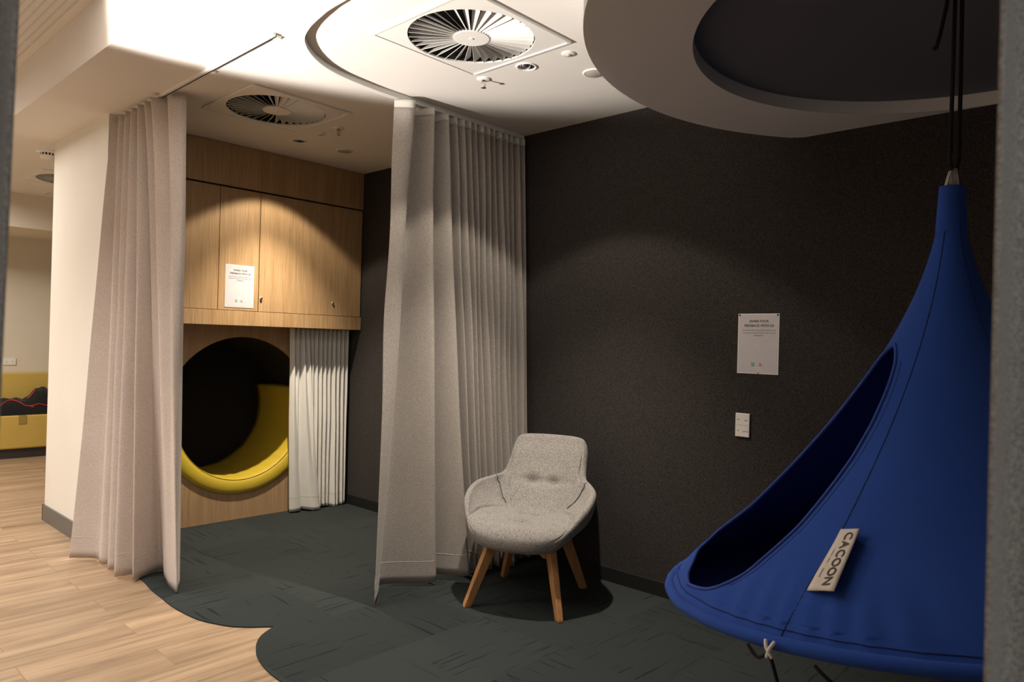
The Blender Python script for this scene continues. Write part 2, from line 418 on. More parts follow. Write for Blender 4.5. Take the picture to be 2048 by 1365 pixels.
# ------------------------------------------------------------------ ceiling fittings
def vent(c, label):
    cx, cy = c; root = empty('air_vent', (cx, cy, H), label, 'air vent', None)
    bm = bmesh.new(); m = 48
    inner = circ(cx, cy, .277, m); z = H-.008
    sq = [(cx-.296, cy-.296), (cx+.296, cy-.296), (cx+.296, cy+.296), (cx-.296, cy+.296)]
    bm.free()
    poly_prism('face_plate', sq, z, H-.0005, 'white', root, holes=[inner])
    bm = bmesh.new()
    s0, s1 = .296, .310
    for (a, b) in (((cx-s1, cy-s1), (cx+s1, cy-s0)), ((cx-s1, cy+s0), (cx+s1, cy+s1)), ((cx-s1, cy-s0), (cx-s0, cy+s0)), ((cx+s0, cy-s0), (cx+s1, cy+s0))):
        box(bm, (a[0], a[1], H-.012), (b[0], b[1], H-.0005))
    finish('frame', bm, 'white', root, bevel=.002)
    bm = bmesh.new(); nb = 36; tilt = math.radians(46)
    for k in range(nb):
        a = 2*PI*(k+.3)/nb; rd = Vector((math.cos(a), math.sin(a), 0)); tg = Vector((-math.sin(a), math.cos(a), 0))
        vs = []
        for r, wd in ((.068, .0125), (.272, .040)):
            base = Vector((cx, cy, H-.006)) + rd*r
            dirv = -tg*math.cos(tilt)+Vector((0, 0, 1))*math.sin(tilt)
            nrm = rd.cross(dirv)
            vs.append([base-dirv*wd*.12-nrm*.0006, base+dirv*wd-nrm*.0006, base+dirv*wd+nrm*.0006, base-dirv*wd*.12+nrm*.0006])
        A = [bm.verts.new(p) for p in vs[0]]; B = [bm.verts.new(p) for p in vs[1]]
        for j in range(4): bm.faces.new((A[j], A[(j+1) % 4], B[(j+1) % 4], B[j]))
        bm.faces.new(A); bm.faces.new(B)
    finish('swirl_vanes', bm, 'white', root)
    lathe('hub', [(0, -.012), (.008, -.012), (.010, -.009), (.078, -.009), (.080, -.006), (.078, .004), (0, .004)], (cx, cy, H), 'white', root, smooth=False)
    lathe('duct', [(.277, -.001), (.277, .16), (0, .16)], (cx, cy, H), 'dark', root)
    return root
vent(V1, 'large white swirl air vent in the ceiling nearest the curved curtain track')
vent(V2, 'white swirl air vent in the ceiling in front of the oak cabinets')
vent(V3, 'small far swirl air vent in the ceiling of the room with the yellow bench')

def downlight(c, label):
    root = empty('downlight', (c[0], c[1], H), label, 'downlight', 'round ceiling downlights')
    lathe('trim_ring', [(.0395, .001), (.040, -.004), (.047, -.006), (.052, -.003), (.053, 0)], (*c, H), 'white', root, n=36)
    lathe('reflector', [(.0395, 0), (.037, .025), (.028, .05), (.012, .062), (0, .064)], (*c, H), 'chrome', root, n=36)
    lathe('bulb', [(0, .035), (.008, .038), (.011, .048), (.008, .06), (0, .062)], (*c, H), plain('bulb_glass', (.9, .8, .65), .2, **{'Emission Color': (1, .82, .6, 1), 'Emission Strength': 1.5}), root, n=20)
    return root
downlight(D1, 'chrome recessed downlight beside the large near air vent')
downlight(D2, 'chrome recessed downlight just in front of the oak cabinets')

def sensor(c, label):
    root = empty('emergency_light', (c[0], c[1], H), label, 'emergency light', 'emergency lights')
    lathe('disc', [(.032, 0), (.032, -.003), (.028, -.006), (0, -.007)], (*c, H), 'white', root, n=32)
    lathe('lens', [(.012, -.006), (.010, -.011), (0, -.013)], (c[0], c[1], H), 'lens', root, n=20)
    return root
sensor((2.569, 2.099), 'small round emergency light between near downlight and hanging ceiling ring')
sensor((2.572, 4.171), 'small round emergency light beside the downlight near the oak cabinets')
sensor((2.019, 8.109), 'small round ceiling light furthest away above the yellow bench')

def sprinkler(c, label):
    root = empty('sprinkler', (c[0], c[1], H), label, 'sprinkler', 'ceiling sprinklers')
    lathe('escutcheon', [(.036, 0), (.035, -.003), (.026, -.007), (.010, -.008)], (*c, H), 'white', root, n=32)
    bm = bmesh.new(); P = Vector((c[0], c[1], H))
    d = Vector((.7, -.7, 0))
    for s in (-1, 1):
        tube_bm(bm, [P+Vector((0, 0, -.008)), P+d*s*.010+Vector((0, 0, -.016)), P+d*s*.010+Vector((0, 0, -.030)), P+Vector((0, 0, -.044))], .0022, 6)
    finish('arm', bm, 'steel', root, smooth=True)
    tube('bulb', [P+Vector((0, 0, -.012)), P+Vector((0, 0, -.040))], .0022, plain('sprinkler_bulb', (.45, .25, .2), .1), root)
    lathe('deflector', [(0, -.044), (.013, -.044), (.013, -.0455), (0, -.046)], (*c, H), 'steel', root, n=24)
    return root
sprinkler((2.551, 2.63), 'small ceiling sprinkler beside the large near air vent')
sprinkler((2.571, 3.957), 'small ceiling sprinkler beside the air vent near the oak cabinets')

def speaker(c, label):
    root = empty('ceiling_speaker', (c[0], c[1], H), label, 'speaker', 'round ceiling speakers')
    lathe('rim', [(.060, 0), (.060, -.003), (.056, -.006), (.050, -.005)], (*c, H), 'white', root, n=40)
    lathe('grille', [(.050, -.003), (.045, -.006), (0, -.007)], (*c, H), 'grille', root, n=40)
speaker((2.836, 2.147), 'round white ceiling speaker partly hidden by the hanging ceiling ring')
speaker((2.916, 4.405), 'round beige ceiling speaker near the oak cabinets')

root = empty('smoke_detector', (1.55, 6.22, H), 'white domed smoke detector on the ceiling beyond the pale curtain', 'smoke detector')
lathe('base', [(.075, 0), (.075, -.012), (.07, -.016), (.05, -.018)], (1.55, 6.22, H), 'white', root)
lathe('dome', [(.05, -.034), (.045, -.055), (.03, -.062), (0, -.064)], (1.55, 6.22, H), 'white', root)
bm = bmesh.new(); lathe_bm(bm, [(.044, -.017), (.044, -.035)], (1.55, 6.22, H), 24)
finish('slot_band', bm, 'dark', root)
bm = bmesh.new()
for k in range(14):
    a = 2*PI*k/14; tube_bm(bm, [(1.55+.048*math.cos(a), 6.22+.048*math.sin(a), H-.017), (1.55+.048*math.cos(a), 6.22+.048*math.sin(a), H-.036)], .005, 6)
finish('slot_rib', bm, 'white', root)

# curtain tracks
def sweep_rect(name, pts, hw, z0, z1, mat, parent=None):
    bm = bmesh.new(); P = [Vector((x, y, 0)) for x, y in pts]; rg = []
    for i, p in enumerate(P):
        d = (P[min(i+1, len(P)-1)]-P[max(i-1, 0)]).normalized(); s = Vector((-d.y, d.x, 0))
        rg.append([bm.verts.new((p+s*q*hw+Vector((0, 0, z)))) for q, z in ((-1, z0), (1, z0), (1, z1), (-1, z1))])
    for A, B in zip(rg, rg[1:]):
        for j in range(4): bm.faces.new((A[j], A[(j+1) % 4], B[(j+1) % 4], B[j]))
    bm.faces.new(rg[0]); bm.faces.new(rg[-1]); return finish(name, bm, mat, parent)
root = empty('curtain_track', (1.582, 3.9, H), 'straight white curtain track running along the ceiling to the pale left curtain', 'curtain track')
sweep_rect('rail', [(1.584, 4.96), (1.583, 4.0), (1.578, 2.95)], 0.008, H-.016, H-.0005, 'white', root)
sweep_rect('shadow_line', [(1.592, 4.96), (1.591, 4.0), (1.586, 2.95)], .0035, H-.0165, H-.001, 'dark', root)  # dark strip along the rail, standing in for its shadow line
for y in (3.62, 2.98):
    bx('bracket', (1.594, y-.02, H-.012), (1.618, y+.02, H-.0005), 'white', root)
kp = [(1.56, -1.5), (1.555, 0), (1.553, 1.2), (1.553, 2.0), (1.556, 2.45), (1.572, 2.60), (1.602, 2.74), (1.655, 2.865), (1.75, 2.975), (1.868, 3.060), (1.985, 3.108), (2.11, 3.132), (2.30, 3.15), (2.6, 3.152), (3.0, 3.15), (3.41, 3.15)]
cr = crom([(x, y, 0) for x, y in kp], 120)
root = empty('curtain_track', (2.0, 3.1, H), 'curved white curtain track sweeping round a corner to the grey curtain', 'curtain track')
sweep_rect('rail', [(v.x, v.y) for v in cr], .019, H-.030, H-.0005, 'white', root)

# ------------------------------------------------------------------ curtains
def curtain(label, top, bot, z0, z1, mat, origin, nu=420, nv=60, hem=.11, zb=None, tape=None, easing=.9, group=None, wob=.006, stitch=True, cat='curtain'):
    T = crom([(x, y, 0) for x, y in top], nu); B = crom([(x, y, 0) for x, y in bot], nu)
    root = empty('curtain', origin, label, cat, group)
    def pt(i, v):
        # v 0 at the top, 1 at the hem
        t = v**easing; t = t*(1-.12*math.sin(PI*t))
        p = T[i].lerp(B[i], t)
        q = noise.noise(Vector((p.x*9, p.y*9, v*3.0)))*wob*math.sin(PI*min(1, v*1.2))
        zz0 = z0 + (zb(i/(nu-1)) if zb else 0)
        return Vector((p.x+q, p.y-q, z1+(zz0-z1)*v))
    def surf(name, v0, v1, n, m, th):
        bm = bmesh.new(); g = [[bm.verts.new(pt(i, v0+(v1-v0)*j/n)) for i in range(nu)] for j in range(n+1)]
        for j in range(n):
            for i in range(nu-1): bm.faces.new((g[j][i], g[j][i+1], g[j+1][i+1], g[j+1][i]))
        o = finish(name, bm, m, root, smooth='keep'); s = o.modifiers.new('thickness', 'SOLIDIFY'); s.thickness = th; s.offset = 0
        return o
    tp = (tape or 0)/(z1-z0)
    surf('cloth', tp, 1, nv, mat, .004)
    if tape: surf('heading_tape', 0, tp+.002, 3, 'whitemat', .007)
    if stitch:
        v = 1-hem/(z1-z0); tube('hem_stitch', [pt(i, v) for i in range(0, nu, 2)], .0031, 'stitch', root, n=6)
    return root

# left curtain, hung along the straight track
top = []
for k in range(14):
    y = 4.80-k*.048 if k < 13 else 4.17
    top.append((1.537 if k % 2 == 0 else 1.625, y))
top += [(1.585, 4.115), (1.625, 4.055), (1.655, 4.04)]
bot = [(1.365, 4.80), (1.475, 4.69), (1.46, 4.56), (1.53, 4.50), (1.452, 4.42), (1.54, 4.36), (1.437, 4.27), (1.55, 4.24), (1.490, 4.15), (1.59, 4.20), (1.668, 4.22), (1.635, 4.10), (1.600, 3.96), (1.588, 3.88), (1.580, 3.80), (1.598, 3.83), (1.625, 3.88)]
curtain('pale beige wool curtain gathered at left beside the white partition wall', top, bot, .012, 2.655, 'c1', (1.58, 4.4, 0), hem=.12, easing=.8)

# grey curtain on the curved track, ending at the felt wall
top = [(2.395, 3.155), (2.475, 3.085), (2.555, 3.205), (2.62, 3.095), (2.68, 3.20), (2.735, 3.105), (2.785, 3.195)]
bot = [(2.205, 2.955), (2.29, 3.045), (2.40, 3.18), (2.635, 2.995), (2.65, 3.14), (2.825, 2.925), (2.87, 3.13)]
x = 2.785; xb = 2.885
for k in range(24):
    x += .0262; xb += .0215
    amp = .042 if k % 3 else .034
    top.append((x, 3.15+(amp if k % 2 else -amp)))
    ab = (.11, .06, .13, .08, .10, .07)[k % 6]
    bot.append((xb, 3.06+(ab if k % 2 else -ab)))
curtain('grey beige wool curtain with white heading tape standing behind the armchair', top, bot, .02, 2.645, 'c2', (2.9, 3.1, 0), nu=620, hem=.115, tape=.038, easing=1.0, wob=.012,
    zb=lambda u: -.008+.03*math.sin(u*9)**2)

# white curtain of the nook
top = []; bot = []
for k in range(27):
    x = 2.884+k*.0202
    top.append((x, 5.022 if k % 2 == 0 else 4.988))
    a = (.01, .030, .005, .02, .035)[k % 5]
    xb = 2.905+k*.0192+.006*math.sin(k*1.7)
    bot.append((xb, 5.02 if k % 2 == 0 else 4.98-a))
bot[0] = (2.900, 4.99); bot[1] = (2.94, 4.965); bot[2] = (2.985, 4.97); bot[3] = (2.992, 5.02); bot[4] = (3.01, 5.01); bot[5] = (3.055, 4.945); bot[6] = (3.105, 4.93); bot[7] = (3.15, 4.955); bot[8] = (3.165, 5.02)
curtain('short white linen curtain drawn beside the round nook opening', top, bot, .015, 1.418, 'linen', (3.15, 5.0, 0), nu=420, hem=.10, easing=1.1, wob=.004,
    zb=lambda u: .008*math.sin(u*14))

# near curtains on either side of the doorway the photo looks through
def near(pts, label, origin, lean=(0, 0)):
    top = pts; bot = [(x+lean[0]*(1-i/len(pts)), y+lean[1]*(1-i/len(pts))) for i, (x, y) in enumerate(pts)]
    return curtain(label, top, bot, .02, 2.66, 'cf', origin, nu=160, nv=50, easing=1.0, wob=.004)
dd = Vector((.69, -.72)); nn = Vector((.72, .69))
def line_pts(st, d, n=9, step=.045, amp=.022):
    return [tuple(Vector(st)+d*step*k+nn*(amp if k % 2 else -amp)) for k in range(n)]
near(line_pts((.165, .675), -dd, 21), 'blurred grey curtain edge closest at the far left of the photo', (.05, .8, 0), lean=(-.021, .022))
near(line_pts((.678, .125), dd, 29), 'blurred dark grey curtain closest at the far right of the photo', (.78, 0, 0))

# ------------------------------------------------------------------ oak cabinet wall
CY = 4.88
root = empty('wall_cabinet', (2.53, CY, 1.42), 'oak overhead cabinet with tall flat doors above the round nook', 'cabinet')
bx('carcass', (1.665, CY+.02, 1.44), (3.42, 5.07, H-.002), 'gap', root)
bx('top_panel', (1.665, CY, 2.387), (3.424, CY+.019, H-.002), 'oak', root, bevel=.001)
bx('bottom_panel', (1.665, CY-.004, 1.420), (3.426, CY+.019, 1.522), 'oak', root, bevel=.001)
bx('underside', (1.665, CY+.019, 1.42), (3.424, 5.075, 1.438), 'oakred', root)
for i, (a, b, k) in enumerate(((1.965, 2.2470, 1), (2.2515, 2.5430, 0), (2.5480, 2.8430, 1), (2.8445, 3.1400, 0), (3.1425, 3.418, 1), (1.667, 1.9605, 0))):
    d = bx('door', (a, CY, 1.526), (b, CY+.018, 2.374), 'oak', root, bevel=.0008)
    if k:
        bm = bmesh.new(); lathe_bm(bm, [(0, .012), (.006, .012), (.009, .009), (.009, .004), (.011, 0)], (0, 0, 0), 20)
        bmesh.ops.transform(bm, matrix=Matrix.Translation((a+.018, CY, 1.620)) @ Matrix.Rotation(PI/2, 4, 'X'), verts=bm.verts)
        kn = finish('lock_knob', bm, 'chrome', d, smooth=True)
        kn.matrix_parent_inverse = Matrix.Identity(4)

# ------------------------------------------------------------------ round nook
NC = (2.55, .78); NR = .560; PY = 5.08
root = empty('reading_nook', (2.55, PY, 0), 'oak front with a round black opening and yellow curved seat under the cabinet', 'nook')
# front panel with hole
bm = bmesh.new(); n = 96
cir = [(NC[0]+NR*math.cos(2*PI*k/n), NC[1]+NR*math.sin(2*PI*k/n)) for k in range(n)]
rect = [(1.665, .004), (3.425, .004), (3.425, 1.439), (1.665, 1.439)]
es = []
for L in (rect, cir):
    vs = [bm.verts.new((x, PY, z)) for x, z in L]; es += [bm.edges.new((vs[i], vs[(i+1) % len(vs)])) for i in range(len(vs))]
r = bmesh.ops.triangle_fill(bm, edges=es, use_beauty=True)
ex = bmesh.ops.extrude_face_region(bm, geom=[f for f in r['geom'] if isinstance(f, bmesh.types.BMFace)])
for v in ex['geom']:
    if isinstance(v, bmesh.types.BMVert): v.co.y = PY+.03
finish('front_panel', bm, 'oakred', root)
bm = bmesh.new(); rg = []
for y in (PY+.002, 5.84):
    rg.append([bm.verts.new((NC[0]+(NR+.001)*math.cos(2*PI*k/n), y, NC[1]+(NR+.001)*math.sin(2*PI*k/n))) for k in range(n)])
for k in range(n): bm.faces.new((rg[0][k], rg[0][(k+1) % n], rg[1][(k+1) % n], rg[1][k]))
bm.faces.new(rg[1])
finish('tunnel_lining', bm, 'black', root, smooth=False)
# cushion: section in (radius, y), swept from just above the horizontal on one side to the other
sec = [(.490, 5.80), (.482, 5.70), (.480, 5.5), (.480, 5.3), (.480, 5.15), (.480, 5.10), (.483, 5.080), (.492, 5.070), (.510, 5.062), (.535, 5.058), (.560, 5.058), (.578, 5.063), (.588, 5.069), (.590, 5.075), (.588, 5.0785), (.558, 5.0795), (.557, 5.12), (.557, 5.5), (.557, 5.80)]
bm = bmesh.new(); a0, a1 = PI-math.asin(.155/.48), 2*PI+math.asin(.155/.48); m = 150; rg = []
for k in range(m+1):
    u = k/m; a = a0+(a1-a0)*u
    ring = []
    for q, (r_, y_) in enumerate(sec):
        rr_ = r_
        if q <= 6:
            rr_ += .004*math.sin(k*.85+y_*3)*(1 if 2 < q < 5 else .6)*max(0, math.sin(PI*u))**.5 * (.4+.6*noise.noise(Vector((k*.13, y_*5, 0))))
        endf = min(u, 1-u)*m
        if endf < 3:     # round the end faces a little
            s = 1-.16*(1-endf/3)**2; mid = .52; rr_ = mid+(rr_-mid)*s
        if q > 15 or 7 < q < 15: pass
        ring.append(bm.verts.new((NC[0]+rr_*math.cos(a), y_, NC[1]+rr_*math.sin(a))))
    rg.append(ring)
for A, B in zip(rg, rg[1:]):
    for j in range(len(sec)): bm.faces.new((A[j], A[(j+1) % len(sec)], B[(j+1) % len(sec)], B[j]))
bm.faces.new(rg[0]); bm.faces.new(rg[-1])
cu = finish('seat_cushion', bm, 'yellow', root, smooth=True)
tube('seam', [(NC[0]+.4865*math.cos(a0+(a1-a0)*k/80), 5.070, NC[1]+.4865*math.sin(a0+(a1-a0)*k/80)) for k in range(81)], .0022, plain('yellow_seam', (.35, .22, .01), .6), cu, n=6)
for c_ in root.children:
    for cc in c_.children: cc.matrix_parent_inverse = Matrix.Identity(4)

# ------------------------------------------------------------------ bench, bag, socket in the room beyond
root = empty('bench', (1.9, 9.15, 0), 'long mustard yellow upholstered bench against the far wall', 'bench')
bx('plinth', (.5, 8.96, .003), (3.2, 9.38, .10), 'skirt', root)
bx('seat', (.5, 8.93, .10), (3.2, 9.39, .452), 'yellow2', root, bevel=.02)
bx('backrest', (.5, 9.27, .454), (3.2, 9.395, .88), 'yellow2', root, bevel=.015)
bx('strap', (2.03, 8.924, .36), (2.10, 8.930, .452), plain('tan_tab', (.34, .24, .06), .6), root)
def bagz(x, y):
    q = interp([(1.55, .0), (1.65, .06), (1.80, .13), (1.93, .17), (2.02, .165), (2.10, .15), (2.17, .20), (2.22, .265), (2.27, .29), (2.32, .265), (2.37, .20), (2.45, .16), (2.52, .08), (2.60, .0)], x)
    yy = max(0, 1-((y-9.10)/.155)**2)**.45
    return q*yy*(1+.12*noise.noise(Vector((x*14, y*14, 2))))
bm = bmesh.new(); nx, ny = 80, 24; g = []
for i in range(nx+1):
    x = 1.55+1.05*i/nx; g.append([bm.verts.new((x, 8.945+.31*j/ny, .4535+bagz(x, 8.945+.31*j/ny))) for j in range(ny+1)])
for i in range(nx):
    for j in range(ny): bm.faces.new((g[i][j], g[i+1][j], g[i+1][j+1], g[i][j+1]))
ex = bmesh.ops.extrude_face_region(bm, geom=bm.faces[:])
for v in ex['geom']:
    if isinstance(v, bmesh.types.BMVert): v.co.z = .453
bag = recentre(finish('bag', bm, 'cloth', None, smooth=True)); tag(bag, 'slumped black bag with red piping lying on the yellow bench', 'bag')
for L in ([(1.86, 8.97), (1.90, 8.99), (1.97, 9.03), (2.05, 9.0), (2.12, 8.97), (2.17, 8.955)], [(2.13, 9.03), (2.18, 9.05), (2.21, 9.08)], [(2.14, 8.965), (2.22, 8.955), (2.32, 8.950), (2.42, 8.952)]):
    P = crom([(x, y, 0) for x, y in L], 40)
    tube('piping', [(v.x, v.y-.002, .4565+bagz(v.x, v.y)) for v in P], .0045, 'redpipe', bag, n=6)
root = empty('power_outlet', (2.04, 9.4, .96), 'white double power outlet on the wall above the yellow bench', 'power outlet')
bx('plate', (1.98, 9.388, .96), (2.096, 9.3995, 1.034), 'white', root, bevel=.003)
for x in (2.010, 2.066):
    bm = bmesh.new()
    for (dx, dz, ang) in ((-.007, .004, .5), (.007, .004, -.5), (0, -.010, 0)):
        c = Vector((x+dx, 9.3878, .993+dz)); s = Vector((math.sin(ang), 0, math.cos(ang)))*.006; t_ = Vector((math.cos(ang), 0, -math.sin(ang)))*.0013
        vs = [bm.verts.new(c+a*s+b*t_) for a, b in ((-1, -1), (1, -1), (1, 1), (-1, 1))]; bm.faces.new(vs)
    ex = bmesh.ops.extrude_face_region(bm, geom=bm.faces[:])
    for v in ex['geom']:
        if isinstance(v, bmesh.types.BMVert): v.co.y += .002
    finish('socket', bm, 'ink', root)
    bx('switch', (x+.006, 9.3865, 1.013), (x+.014, 9.389, 1.026), 'white', root)

# ------------------------------------------------------------------ posters and switch
def poster(O, X, label, pins):
    """O: top-left corner, X: direction of the lines of writing, A4"""
    O = Vector(O); X = Vector(X); Y = Vector((0, 0, 1)); Z = X.cross(Y)
    root = empty('poster', O-Vector((0, 0, .297))+X*.105, label, 'poster')
    def P(x, y, z=0): return O+X*x-Y*y+Z*z
    def quad(name, x0, y0, x1, y1, z0, z1, mat, pr=root):
        bm = bmesh.new(); a = [bm.verts.new(P(x, y, z0)) for x, y in ((x0, y0), (x1, y0), (x1, y1), (x0, y1))]; b = [bm.verts.new(P(x, y, z1)) for x, y in ((x0, y0), (x1, y0), (x1, y1), (x0, y1))]
        bm.faces.new(a); bm.faces.new(b)
        for j in range(4): bm.faces.new((a[j], a[(j+1) % 4], b[(j+1) % 4], b[j]))
        return finish(name, bm, mat, pr)
    quad('sheet', 0, 0, .21, .297, .0006, .0020, 'paperedge')
    quad('print', .005, .005, .205, .292, .0020, .0024, 'paper')
    for body, y, s, bo, m in (('SHARE YOUR', .038, .0165, .0003, 'ink'), ('FEEDBACK WITH US', .060, .0165, .0003, 'ink'),
                           ('SCAN THE QR CODE AND SHARE YOUR', .083, .0092, 0, 'inkgrey'), ('THOUGHTS ABOUT YOUR QUIET ROOM', .096, .0092, 0, 'inkgrey'), ('EXPERIENCE', .109, .0092, 0, 'inkgrey')):
        text('writing', body, s, m, root, P(.108, y, .0027), X, Y, bold=bo)
    # two small marks at the foot of the sheet
    bm = bmesh.new()
    def pg(pts):
        bm.faces.new([bm.verts.new(P(x, y, .0026)) for x, y in pts])
    for k in range(4):
        x = .073+k*.0047; pg([(x, .240), (x+.0030, .243-.002*(k % 2)), (x+.0034, .253), (x+.0008, .253)])
    pg([(.073, .2545), (.091, .2545), (.089, .260), (.075, .260)])
    finish('green_mark', bm, 'green', root)
    bm = bmesh.new()
    pg([(.119, .238), (.119, .255), (.114, .255)]); pg([(.1203, .243), (.127, .255), (.1203, .255)])
    finish('red_mark', bm, 'red', root)
    bm = bmesh.new(); pg([(.102, .2575), (.136, .2575), (.136, .2592), (.102, .2592)]); finish('red_caption', bm, 'inkgrey', root)
    for (x, y) in pins:
        bm = bmesh.new(); lathe_bm(bm, [(0, .005), (.003, .0045), (.0042, .003), (.0042, 0)], (0, 0, 0), 14)
        bmesh.ops.transform(bm, matrix=Matrix.Translation(P(x, y, .002)) @ Matrix((X, Y, Z)).transposed().to_4x4(), verts=bm.verts)
        finish('pin', bm, 'chrome' if y > .2 else 'skirt', root, smooth=True)
    return root
poster((2.298, CY, 1.843), (1, 0, 0), 'white feedback notice fixed to an oak cabinet door', [])
poster((DX, 1.657, 1.527), (0, -1, 0), 'white feedback notice pinned to the dark felt wall', [(.008, .007), (.202, .007), (.108, .291)])
root = empty('light_switch', (DX, 1.618, .913), 'white rectangular light switch plate on the dark felt wall', 'light switch')
bx('plate', (DX-.010, 1.581, .913), (DX-.0005, 1.656, 1.031), 'white', root, bevel=.004)
for i, (y, z, s) in enumerate(((1.640, .999, 'ON'), (1.600, .996, 'OFF'), (1.640, .944, 'UP'), (1.600, .941, 'DOWN'))):
    text('writing', s, .0085, 'ink', root, (DX-.0104, y, z), (0, -1, 0), (0, 0, 1))
bx('button_line', (DX-.0103, 1.585, .9715), (DX-.0098, 1.652, .9725), 'inkgrey', root)

# ------------------------------------------------------------------ armchair
Fv = Vector((-.92, -.392, 0)).normalized(); Sv = Vector((-Fv.y, Fv.x, 0)); Sv = Vector((-.392, .92, 0)).normalized()
CO = Vector((2.885, 2.535, 0))
root = empty('armchair', CO+Vector((0, 0, .006)), 'grey tweed upholstered armchair with four splayed beech legs', 'armchair')
def CL(s, f, z): return CO + Sv*s + Fv*f + Vector((0, 0, z))
# rim of the shell, angle from the front centre round one side to the back centre: (side, forward, up)
rim = [(0, (0, .318, .366)), (.10, (.120, .306, .371)), (.20, (.220, .260, .396)), (.27, (.266, .192, .446)), (.34, (.300, .115, .508)), (.42, (.317, .03, .556)), (.50, (.307, -.06, .585)),
       (.57, (.262, -.150, .600)), (.63, (.222, -.210, .618)), (.70, (.208, -.262, .680)), (.78, (.204, -.310, .755)), (.85, (.186, -.335, .802)), (.90, (.150, -.345, .818)), (.95, (.08, -.350, .823)), (1, (0, -.352, .824))]
def rimp(u):      # u in -1..1
    a = abs(u); ks = [r[0] for r in rim]
    for i in range(len(rim)-1):
        if a <= ks[i+1]:
            t = (a-ks[i])/(ks[i+1]-ks[i])
            m0 = max(i-1, 0); m3 = min(i+2, len(rim)-1)
            p0, p1, p2, p3 = (Vector(rim[j][1]) for j in (m0, i, i+1, m3))
            v = .5*((2*p1)+(p2-p0)*t+(2*p0-5*p1+4*p2-p3)*t*t+(3*p1-p0-3*p2+p3)*t**3)
            break
    if u < 0: v = Vector((-v.x, v.y, v.z))
    return v
def seg(x, a, b): return max(0, min(1, (x-a)/(b-a)))
def inner(u, t):
    """t 0 centre of the seat .. 1 the rim"""
    R_ = rimp(u); a = abs(u)
    c = Vector((0, .10, .418))
    hi = seg(R_.z, .44, .60)
    kf = .80+.22*(1-hi)
    flatp = Vector((R_.x*kf, .10+(R_.y-.10)*kf, .418+.018*(1-hi)))
    ctrl = flatp
    p = c*(1-t)**2 + ctrl*2*t*(1-t) + R_*t*t
    if a > .6:      # the back: seat cushion flat, then a firm upward curve
        k = seg(a, .6, .75)
        c1 = Vector((R_.x*.55, .0, .41)); c2 = Vector((R_.x*1.02, -.205, .425))
        q = c*(1-t)**3 + c1*3*t*(1-t)**2 + c2*3*t*t*(1-t) + R_*t**3
        p = p.lerp(q, k)
    return p
def outer(u, t):
    """t 1 the rim .. 0 the middle of the underside"""
    R_ = rimp(u); a = abs(u)
    c = Vector((0, 0, .308))
    low = Vector((R_.x*1.02, R_.y*1.02, .325+.10*seg(R_.z, .6, .84)))
    c1 = Vector((R_.x*.62, R_.y*.62, .315))
    c2 = Vector((R_.x*1.04, R_.y*(1.04 if a < .6 else .98), min(R_.z-.05, .40+.1*seg(R_.z, .6, .84))))
    fk = 1-seg(a, .18, .36); c2 = c2.lerp(Vector((R_.x*.92, R_.y*.90, .306)), fk)
    return c*(1-t)**3 + c1*3*t*(1-t)**2 + c2*3*t*t*(1-t) + R_*t**3
NU, NT = 240, 60
grid_i = [[inner(-1+2*i/NU, j/NT) for j in range(NT+1)] for i in range(NU)]
# panels: which zone each (u, t) lies in
def seat_edge(u):    # t at which the seat cushion ends
    a = abs(u)
    return interp([(0, 1.2), (.27, 1.2), (.285, .82), (.33, .68), (.42, .58), (.55, .48), (.62, .40), (.72, .34), (1, .33)], a)
def zone(u, t):
    if t < seat_edge(u): return 'seat'
    return 'back' if abs(u) > .585 + .03*(1-t) else 'arm'
def displace(p, nrm, u, t):
    d = 0
    # seam valleys
    se = seat_edge(u)
    if abs(u) > .22: d -= (.013+.008*seg(abs(u), .6, .7))*math.exp(-((t-se)/.030)**2)
    ab = abs(u)-(.585+.03*(1-t))
    if t > se-.02: d -= .010*math.exp(-(ab/.018)**2)
    # plump cushion
    if t < se: d += .022*math.exp(-((t-.45*min(se, 1))/.4)**2)
    if abs(u) > .62 and t > se:
        d += .020*seg(t, .46, .62)*(1-seg(t, .86, 1.0)**2)
        # tufts at mid back
    # local coordinates for tufts
    if p.y < -.12 and p.z > .44:
        for s in (-.062, .062):
            r2 = ((p.x-s)/.030)**2+((p.z-.578)/.022)**2
            d -= .026*math.exp(-r2)
        d -= .010*math.exp(-((p.z-.578)/.013)**2)*math.exp(-(p.x/.17)**4)
        # creases fanning from the tufts down to the seat
        for s, sl in ((-.062, -.45), (.062, .45), (-.1, -.9), (.1, .9)):
            xx = s+sl*(.578-p.z)*.5
            if p.z < .573: d -= .008*math.exp(-((p.x-xx)/.011)**2)*seg(.573-p.z, 0, .04)
    d += .0035*noise.noise(Vector((p.x*16, p.y*16, p.z*9)))
    fk = 1-seg(abs(u), .18, .36)
    d *= (1-seg(t, .93, 1.0)*.85)*(1-fk*seg(t, .5, .95))
    return p+nrm*d
def nrm_at(fn, u, t):
    e = 1e-3
    du = fn(min(u+e, 1), t)-fn(max(u-e, -1), t); dt = fn(u, min(t+e, 1))-fn(u, max(t-e, .001))
    n_ = du.cross(dt)
    return n_.normalized() if n_.length > 1e-12 else Vector((0, 0, 1))
ctr = Vector((0, 0, .8))
pts_i = {}
for i in range(NU):
    u = -1+2*i/NU
    for j in range(NT+1):
        t = j/NT; p = inner(u, t)
        n_ = Vector((0, 0, 1)) if j == 0 else nrm_at(inner, u, max(t, .02))
        if n_.dot(Vector((0, .25, .8))-p) < 0: n_ = -n_
        pts_i[i, j] = displace(p, n_, u, t) if j else displace(p, n_, 0, 0)
